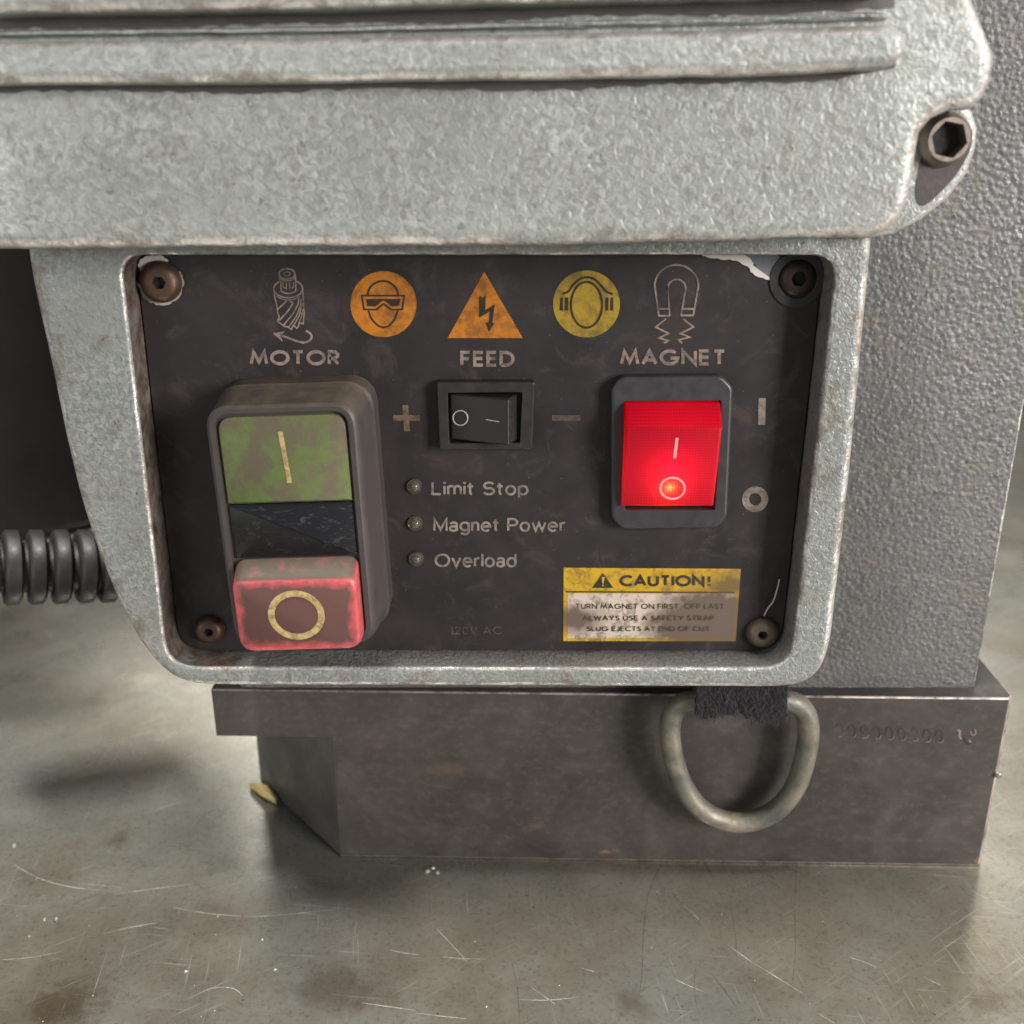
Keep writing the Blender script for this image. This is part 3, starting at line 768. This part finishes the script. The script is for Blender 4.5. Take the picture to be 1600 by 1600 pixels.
p = Print(Z1, 5., -.2); letters(p, "CAUTION!", 540, 1252, 141, 234, .25, .16); p.line([(124, 273), (1440, 279)], 12)
p.fill([(410, 126), (327, 243), (491, 243)]); p.done("lettering", LBK, panel)
p = Print(Z1, 5., -.32); p.fill([(402, 158), (422, 158), (415, 210), (407, 210)]); p.fill(ellipse(411, 224, 7, 7, 10)); p.done("warning_mark", ink("label_mark", lin(220, 185, 70), .2, seed=5), panel)
p = Print(Z1, 5., -.2)
letters(p, "TURN MAGNET ON FIRST, OFF LAST", 195, 1358, 365, 408, .21, .2)
letters(p, "ALWAYS USE A SAFETY STRAP", 252, 1280, 457, 498, .21, .2)
letters(p, "SLUG EJECTS AT END OF CUT", 285, 1250, 541, 580, .21, .2); p.done("lettering", LBK, panel)
# ---- motor switch: green and red push buttons in a dusty housing
SW = Vector((-43.4, -73.0)); SA = R(1.8); SD = 16.
su, sv = Vector((math.cos(SA), math.sin(SA))), Vector((-math.sin(SA), math.cos(SA)))
def sw(u, v, w):
    q = SW+su*u+sv*v; return (q.x, -w, q.y)
def swloft(secs, n=6):
    """secs: (cu, cv, w, h, r, depth)"""
    rings = []
    for cu, cv, w, h, r, d in secs: rings.append([sw(a, b, d) for a, b in rrect(cu, cv, w, h, r, n)])
    return loft(rings)
motor = link("motor_switch", *swloft([(.8, .4, 31.5, 54, 6, 0), (.8, .4, 31.5, 54, 6, 6), (.6, .3, 31., 53.4, 6, 6.6), (.3, 0, 29.4, 51.6, 5.2, 14.6), (0, 0, 28.8, 51, 4.8, 15.6), (0, 0, 27.6, 49.8, 4.2, SD), (0, 0, 25.6, 48, 3, SD), (0, 0, 25.4, 47.8, 3, SD-1.2)]), DUSTY, drill)
motor['label'] = "dusty dark plastic push-button housing under MOTOR"
def m_green():
    n = NT("green_button")
    g = n.mix(n.noise(.5, 5, .6), lin(80, 104, 48), lin(110, 134, 62))
    d = n.ramp(n.noise(.15, 7, .72, .3, seed=33), [(.34, 0.), (.54, 1.)])
    return n.set(col=n.mix(d, g, lin(100, 90, 72)), rough=n.ramp(d, [(0., .42), (1., .7)]))
def gb(v0, v1, rt, rb, d):   # button between two heights, other radii above and below
    pts = [(-12.2, v0), (12.2, v0), (12.2, v1), (-12.2, v1)]
    return pts, [rb, rb, rt, rt]
def button(name, v0, v1, rt, rb, d0, d1, bev, mat):
    pts, rr = gb(v0, v1, rt, rb, d1)
    o = rounded(pts, rr)
    i1 = inset(o, bev)
    rings = [[sw(a, b, d0) for a, b in o], [sw(a, b, d1-bev) for a, b in o], [sw(a, b, d1-bev*.3) for a, b in inset(o, bev*.3)], [sw(a, b, d1) for a, b in i1]]
    return link(name, *loft(rings), mat, motor)
button("green_button", 5.75, 23.3, 3.0, .2, 12, SD-.25, .3, m_green())['label'] = "worn green start button with a bar"
def m_lens():
    n = NT("black_lens")
    s = n.ramp(n.noise(.5, 5, .7, 1.2, seed=3, vec=n.vmul(n.mm, (.6, 1, 1.6), rot=(0, .5, 0))), [(.55, 0.), (.7, 1.)])
    return n.set(col=n.mix(s, lin(28, 28, 32), lin(56, 53, 52)), rough=n.ramp(s, [(0., .22), (1., .6)]))
button("black_lens", -5.9, 5.5, .2, .2, 12, SD-.5, .25, m_lens())['label'] = "scratched black lens between the two buttons"
def m_red():
    n = NT("red_button")
    c = sw(0, -16.3, 0)
    bx, d = n.box(c[0], c[2], 12.2, 7.6, 1.)
    dd = n.math('ADD', d, n.math('MULTIPLY', n.math('SUBTRACT', n.noise(.3, 4, .6), .5), 4.))
    dirt = n.ramp(n.math('MULTIPLY', dd, -.25), [(.05, 0.), (.5, 1.)])
    g = n.t.nodes.new("ShaderNodeNewGeometry")
    s = n.t.nodes.new("ShaderNodeSeparateXYZ"); n.put(s, 0, g.outputs['Normal'])
    top = n.math('MULTIPLY', n.ramp(s.outputs[2], [(.3, 0.), (.6, 1.)]), n.ramp(n.noise(.35, 4, .6, seed=5), [(.3, .75), (.5, 1.)]))
    m = n.math('MAXIMUM', n.math('MULTIPLY', dirt, .95), top)
    red = n.mix(n.noise(.4, 4, .6, seed=8), lin(176, 60, 66), lin(220, 108, 110))
    red = n.mix(n.ramp(n.noise(.9, 5, .7, .5, seed=18), [(.60, 0.), (.68, .6)]), red, lin(240, 150, 140))
    n.b.inputs['Subsurface Weight'].default_value = .12
    n.b.inputs['Subsurface Radius'].default_value = (.004, .001, .001)
    n.b.inputs['Subsurface Scale'].default_value = .5
    return n.set(col=n.mix(m, red, n.mix(top, lin(82, 60, 54), lin(84, 74, 62))), rough=n.ramp(m, [(0., .35), (1., .65)]))
rc = [sw(a, b, 0) for a, b in [(0, 0)]]
def redring(v0, v1, hw, d, r): return [sw(a, b, d) for a, b in rrect(0, (v0+v1)/2, hw*2, v1-v0, r)]
link("red_button", *loft([redring(-24.6, -6.1, 12.3, 12., 2.4), redring(-24.6, -6.2, 12.3, 16.4, 2.4), redring(-24.4, -8.0, 12.4, 19.6, 3.2), redring(-24.2, -8.6, 12.1, 20.2, 3.0), redring(-23.8, -9.1, 11.6, 20.5, 2.8)]), m_red(), motor)['label'] = "worn translucent red stop button with a ring"
p = MB()
bar = [sw(-.35, 20.2, 0), sw(0, 15, 0), sw(0.35, 9.8, 0)]
p.add(*ribbon([(q[0], q[2]) for q in bar], .95, -SD+.15)); p.build("bar_symbol", CREAM, motor, None)
p = MB()
q = [sw(-.1+5.0*math.cos(t*math.pi/24), -16.4+4.75*math.sin(t*math.pi/24), 0) for t in range(48)]
p.add(*ribbon([(a[0], a[2]) for a in q], 1.35, -20.6, True)); p.build("ring_symbol", CREAM, motor, None)
# ---- feed rocker
feed_o = UL([(682, 597), (836, 597), (832, 702), (686, 702)], -2.6)
win = UL([(699, 614), (816, 613), (812, 692), (702, 693)], -2.6)
feed = link("feed_switch", *solid(rounded(feed_o, .5), -2.6, .02, .35, [rounded(win, .2)], 3, .12), BLACKP, drill)
feed['label'] = "small black rocker switch under FEED"
(wx0, wz1), (wx1, wz0) = win[0], win[2]
wx1 = min(wx1, win[1][0]); wx0 = max(wx0, win[3][0]-.2)
def prof_x(name, prof, z0, z1, mat, parent, bev=.25):
    """solid from a profile (x, y) swept in z"""
    rings = [[(a, b, z0) for a, b in inset(prof, bev)], [(a, b, z0+bev) for a, b in prof], [(a, b, z1-bev) for a, b in prof], [(a, b, z1) for a, b in inset(prof, bev)]]
    return link(name, *loft(rings), mat, parent, 25)
xl, xh = wx0+.45, wx1-.7
xridge = U(795, 650, -6.2)[0]
prof = rounded([(xl, 1.), (xl, -1.6), (xridge, -6.2), (xh+.1, -2.6), (xh, 1.)][::-1], [.01, .3, .35, .3, .01], 3)
if area2(prof) < 0: prof.reverse()
prof_x("rocker", prof, wz0+.5, wz1-.4, plain("rocker_black", lin(40, 37, 36), .38, 0, .15, .4, .04), feed)
def feed_y(x): return -1.6+(x-xl)/(xridge-xl)*(-4.6)
def on_feed(px, py):
    x, z = U(px, py, -3)
    for _ in range(4):
        y = feed_y(x)-.18; x, z = U(px, py, y)
    return x, y, z
def on_surf(pts, w, fn, closed=False):
    p = [fn(a, b) for a, b in pts]; n = len(p)
    v, f = ribbon([(q[0], q[2]) for q in p], w, 0, closed)
    return [(a[0], p[i % n][1], a[2]) for i, a in enumerate(v)], f
MARK = ink("rocker_mark", lin(206, 198, 176), .3, seed=4, sc=1.)
m = MB(); m.add(*on_surf(ellipse(719.5, 653, 11.5, 11.5, 28), .24, on_feed, True)); m.build("ring_symbol", MARK, feed, None)
m = MB(); m.add(*on_surf([(759, 655.5), (780, 659)], .2, on_feed)); m.build("bar_symbol", MARK, feed, None)
# ---- magnet rocker, lit
mag_o = UL([(970, 589), (1128, 587), (1146, 606), (1137, 808), (1122, 826), (972, 828), (955, 810), (955, 606)], -2.8)
mwin_px = [(974, 627), (1127, 626), (1117, 797), (977, 797)]
mwin = UL(mwin_px, -2.8)
magsw = link("magnet_switch", *solid(rounded(mag_o, 1.0, 4), -2.8, .02, .7, [rounded(mwin, .2)], 3, .15), plain("bezel_grey", lin(58, 56, 60), .42, 0, .15, .3, .05), drill)
magsw['label'] = "black-framed rocker switch with red lit cap under MAGNET"
mx0, mx1 = mwin[0][0]+.35, mwin[1][0]-.35
za, zr, zb_ = U(1050, 628, -3)[1]-.2, U(1050, 668, -7.6)[1], U(1050, 790, -3.6)[1]
def m_lit():
    n = NT("lit_red_cap")
    t = n.t
    g1 = n.t.nodes.new("ShaderNodeTexWave"); g1.bands_direction = 'X'; n.put(g1, 'Vector', n.mm); n.put(g1, 'Scale', .55)
    g2 = n.t.nodes.new("ShaderNodeTexWave"); g2.bands_direction = 'Z'; n.put(g2, 'Vector', n.mm); n.put(g2, 'Scale', .55)
    grid = n.math('MULTIPLY', g1.outputs[1], g2.outputs[1])
    red = n.mix(n.noise(.3, 4, .6), lin(196, 8, 44), lin(222, 14, 56))
    nr = n.bump(n.mix(.5, grid, n.noise(1.2, 3)), .05, .08)
    n.set(col=red, rough=.3, coat=.5); n.b.inputs['Coat Roughness'].default_value = .12
    tr = t.nodes.new("ShaderNodeBsdfTranslucent")
    n.put(tr, 0, n.mix(grid, lin(226, 40, 78), lin(246, 74, 100)))
    ms = t.nodes.new("ShaderNodeMixShader"); ms.inputs[0].default_value = .55
    t.links.new(n.b.outputs[0], ms.inputs[1]); t.links.new(tr.outputs[0], ms.inputs[2])
    t.links.new(ms.outputs[0], t.nodes["Material Output"].inputs[0])
    return n.m
LIT = m_lit()
def cap_section(x, k=0.):   # open shell: profile in (y, z)
    return [(x, 0.4, za), (x, -3.0, za), (x, -3.6, za-.15), (x, -7.3+k, zr+.35), (x, -7.7+k, zr), (x, -7.65+k, zr-.6), (x, -4.2+k*.5, zb_+.5), (x, -3.7, zb_), (x, -3.0, zb_-.02), (x, .4, zb_-.02)]
ins = .5
secs = []
for x, k in ((mx0, 0.6), (mx0+.25, .15), (mx0+.6, 0), (mx1-.6, 0), (mx1-.25, .15), (mx1, .6)): secs.append(cap_section(x, k))
v, f = loft(secs, False, False, closed=False)
nc = len(secs[0])
f.append(tuple(range(nc))); f.append(tuple((len(secs)-1)*nc+k for k in reversed(range(nc))))
capo = link("rocker", v, f, LIT, magsw, 30)
capo['label'] = "translucent red rocker cap lit from inside"
lx, lz = U(1045, 757, -3.4)
lamp = bpy.data.lights.new("neon_lamp", 'POINT'); lamp.energy = .0015; lamp.color = (1., .72, .06); lamp.shadow_soft_size = .0004
lo_ = bpy.data.objects.new("neon_lamp", lamp); COL.objects.link(lo_); lo_.location = (lx*MM, -4.2*MM, lz*MM); adopt(lo_, magsw)
lamp2 = bpy.data.lights.new("neon_glow", 'POINT'); lamp2.energy = .0026; lamp2.color = (1., .14, .24); lamp2.shadow_soft_size = .0008
lo2 = bpy.data.objects.new("neon_glow", lamp2); COL.objects.link(lo2); lo2.location = (lx*MM, -1.2*MM, (zr*.5+zb_*.5)*MM); adopt(lo2, magsw)
def mag_y(z): return -7.65+(zr-.6-z)/((zr-.6)-(zb_+.5))*3.45
def on_mag(px, py):
    x, z = U(px, py, -5)
    for _ in range(4):
        y = mag_y(z)-.12; x, z = U(px, py, y)
    return x, y, z
PINK = ink("cap_mark", lin(236, 176, 178), .1, under=lin(220, 80, 90)[:3], seed=4)
m = MB(); m.add(*on_surf([(1058, 684), (1056, 700), (1054, 716)], .62, on_mag)); m.build("bar_symbol", PINK, magsw, None)
m = MB(); m.add(*on_surf(ellipse(1051, 763, 19, 16.5, 32), .42, on_mag, True)); m.build("ring_symbol", PINK, magsw, None)
# ---- three clear indicator lights
def m_led():
    n = NT("clear_led"); n.bump(n.noise(1., 2), .05, .1)
    return n.set(col=(.9, .88, .8, 1), trans=.92, rough=.05, ior=1.45)
LED = m_led(); LEDB = plain("led_inside", lin(150, 138, 112), .25, .6, .3, 1.5, .1)
for px, py, nm in ((647, 761, "Limit Stop"), (648, 819, "Magnet Power"), (650, 874.5, "Overload")):
    c = P(px, py, -.8)
    bez = link("indicator_light", *solid(ellipse(c[0], c[1], 1.62, 1.62, 24), -.55, .02, .2, [ellipse(c[0], c[1], 1.36, 1.36, 24)], 2), STEEL, drill)
    bez['label'] = "small clear indicator light beside the words " + nm
    rr = [[(c[0]+1.38*math.cos(e)*math.cos(2*math.pi*k/20), -.05-1.5*math.sin(e), c[1]+1.38*math.cos(e)*math.sin(2*math.pi*k/20)) for k in range(20)] for e in [R(a) for a in (0, 18, 36, 54, 70, 84)]]
    link("dome", *loft(rr), LED, bez, 60)
    link("reflector", *loft([[(c[0]+r*math.cos(2*math.pi*k/12), y, c[1]+r*math.sin(2*math.pi*k/12)) for k in range(12)] for r, y in ((1.3, -.06), (.5, -.18), (.4, -.5))]), LEDB, bez)
# ---- left behind the frame: dark motor body and ribbed conduit
CONDM = plain("grey_rubber", lin(46, 45, 42), .5, .03, .5, .3, .3)
CORE = plain("rubber_core", lin(44, 42, 40), .6, 0, .3, .3, .2)
ca, cb = Vector((U(185, 884, 42)[0], 42, U(185, 884, 42)[1])), Vector((U(-60, 888, 30)[0], 30, U(-60, 888, 30)[1]))
ax = (cb-ca).normalized(); e1 = ax.orthogonal().normalized(); e2 = ax.cross(e1)
def lathe(profile, n=28):
    return loft([[e1*math.cos(2*math.pi*k/n)*r+e2*math.sin(2*math.pi*k/n)*r+ax*t for k in range(n)] for t, r in profile])
L = (cb-ca).length
cv_, cf_ = lathe([(0, 6.4), (L, 6.4)])
cond = link("conduit", [ca+q for q in cv_], cf_, CORE, drill); cond['label'] = "grey ribbed flexible conduit leaving behind the frame"
rv, rf = lathe([(-2.3, 6.3), (-2.1, 8.6), (-1.5, 9.5), (1.2, 9.6), (1.9, 9.0), (2.2, 6.3)])
proto = None
step = 5.7
for k in range(int(L/step)+1):
    c0 = (ca+ax*(k*step+2.5))
    if proto is None:
        proto = link("conduit_rib", rv, rf, CONDM, None, 50); o = proto
    else:
        o = proto.copy(); COL.objects.link(o)
    adopt(o, cond); o.location = c0*MM; o.rotation_euler = (0, .06+random.uniform(-.03, .03), .2+random.uniform(-.04, .04))
DARKM = plain("dark_casting", lin(30, 26, 23), .6, 0, .4, .05, .3)
mcx, mcy, mr = -158, 120, 56
zc_ = U(60, 850, mcy-mr)[1]
rings = []
for z, r in ((zc_-12, 24), (zc_-11, 26), (zc_-3, 27), (zc_-2, mr-10), (zc_, mr-4), (zc_+3, mr), (70, mr), (74, mr-3)):
    rings.append([(mcx+r*math.cos(2*math.pi*k/48), mcy+r*math.sin(2*math.pi*k/48), z) for k in range(48)])
link("motor_body", *loft(rings), DARKM, drill)['label'] = "dark motor body in deep shadow left of the panel frame"
link("motor_arm", *loft([[(x, y, z) for y, z in ((95, -70), (118, -70), (118, 60), (95, 60))] for x in (-66, -120)]), DARKM, drill)
# ------------------------------------------------------------------ safety strap ring
YR = 3.2
strap = empty("safety_strap", (U(1155, 1190, YR)[0], YR, U(1155, 1300, YR)[1]))
tag(strap, "worn steel D-ring on frayed dark webbing hanging against the magnet base", "strap ring")
ringpx = [(1160, 1092, 2), (1100, 1094, 2.4), (1062, 1102, 3), (1047, 1132, 3.2), (1052, 1185, 3.4), (1072, 1236, 3.8), (1106, 1272, 4.2), (1156, 1285, 4.4), (1206, 1270, 4.2), (1240, 1234, 3.8), (1258, 1182, 3.4), (1263, 1132, 3.2), (1248, 1102, 3), (1212, 1093, 2.4)]
path = spline([(U(a, b, y-.3)[0], y-.3, U(a, b, y-.3)[1]) for a, b, y in ringpx], 6, True)
def m_ring():
    n = NT("ring_steel")
    c = n.ramp(n.noise(.12, 5, .6, .4), [(.3, lin(90, 92, 86)), (.5, lin(122, 119, 108)), (.7, lin(154, 142, 122))])
    c = n.mix(n.ramp(n.noise(.7, 5, .7, seed=4), [(.55, 0.), (.7, .6)]), c, lin(86, 74, 60))
    n.bump(n.noise(.9, 4, .65), .35, .25)
    return n.set(col=c, metal=.35, rough=n.ramp(n.noise(.5, 4, seed=3), [(.3, .42), (.7, .62)]))
link("ring", *tube(path, 2.5, 18, True), m_ring(), strap, 60)
WEB = plain("webbing_navy", lin(30, 29, 33), .9, 0, .4, .8, .6)
wx = [U(x, 1100, 1)[0] for x in (1084, 1222)]
zw = U(1150, 1086, 1)[1]
secs = []
for k in range(15):
    t = k/14; x = wx[0]+(wx[1]-wx[0])*t
    rr = random.uniform(-.15, .15); dz = random.uniform(-1.0, 1.6)-(1.2 if t > .6 else 0)*random.random()
    secs.append([(x, 9, zw+9), (x, -.4+rr, zw+7), (x, -2.6+rr, zw+2.5), (x, -3.1+rr, zw-1), (x, -2.5+rr, zw-3.4+dz), (x, -1.6+rr, zw-3.8+dz), (x, .4, zw-2.6), (x, 4.5, zw-2), (x, 6.8, zw+2)])
link("webbing", *loft(secs), WEB, strap, 40)
for cnt, fc, lo_z, seed in ((700, lin(38, 38, 45), -2.5, 4), (420, lin(78, 71, 67), -3.4, 5)):
    fb = MB(); rr = random.Random(seed)
    for k in range(cnt):
        t = rr.random(); x = wx[0]-.5+(wx[1]-wx[0]+1.)*t
        z0 = zw+rr.uniform(lo_z-(1.4 if t > .6 else 0), 5.5); y0 = -3.2+max(0, (z0-zw-1))*.36+rr.uniform(-.3, .4)
        ln = rr.uniform(.6, 2.6); dx = rr.uniform(-1., 1.)*ln; dy = -rr.uniform(.0, .7)*ln; w = rr.uniform(.035, .075)
        p0 = (x, y0, z0); p1 = (x+dx*.5, y0+dy, z0-ln*.4); p2 = (x+dx*1.2, y0+dy*1.1, z0-ln*.9)
        fb.add([(q[0]+s_*ww, q[1], q[2]) for q, ww in ((p0, w), (p1, w*.8), (p2, w*.3)) for s_ in (-1, 1)], [(0, 1, 3, 2), (2, 3, 5, 4)])
    fo = fb.build("frayed_fibre", plain("fibre", fc, .9, 0, .5, 1.5, .1), strap, None); fo['kind'] = "stuff"
# ------------------------------------------------------------------ small things on the bench
bx, by = UT(412, 1246, ZT)
chip = MB()
rg = random.Random(2); rings = []
for k, (px, py, r, h) in enumerate(((391, 1228, .5, .9), (398, 1231, 1.0, 1.4), (406, 1237, 1.3, 1.6), (415, 1243, 1.7, 1.9), (424, 1248, 1.3, 1.5), (432, 1253, .5, .9))):
    x, y = UT(px, py, ZT+1)
    rings.append([(x+r*.35*math.cos(a_*1.047)+rg.uniform(-.2, .2), y+r*.9*math.cos(a_*1.047)+rg.uniform(-.25, .25), ZT+.1+h+h*.95*math.sin(a_*1.047)+rg.uniform(-.15, .25)*(a_ not in (4, 5))) for a_ in range(6)])
cho = link("brass_chip", *loft(rings), plain("brass", lin(206, 184, 124), .4, .3, .35, .5, .3))
tag(cho, "small yellow brass chip at the chamfered corner of the magnet base", "metal chip")
sw_ = MB(); rr = random.Random(11)
spots = [(668, 1362, 1.3), (676, 1357, 1.0), (684, 1364, 1.2), (22, 1321, 1.), (70, 1436, .8), (88, 1435, .7), (46, 1463, .5), (408, 1279, .6), (410, 1468, .5), (290, 1518, .7), (430, 1515, .7), (760, 1573, .5)]
spots += [(rr.uniform(0, 1600), rr.uniform(1370, 1600), rr.uniform(.12, .32)) for _ in range(60)]
for px, py, s in spots:
    x, y = UT(px, py, ZT)
    a = rr.uniform(0, 6.28); q = []
    for k in range(5):
        r = s*rr.uniform(.35, .7); q.append((x+r*math.cos(a+k*1.256), y+r*math.sin(a+k*1.256)))
    sw_.add(*loft([[(u, w, ZT+.03) for u, w in q], [(x+(u-x)*.5, y+(w-y)*.5, ZT+.03+s*.4) for u, w in q]]))
so = sw_.build("metal_swarf", plain("swarf", lin(170, 164, 152), .4, .4, .3, 2, .1))
tag(so, "tiny bright metal specks scattered over the bench", "swarf", kind="stuff")
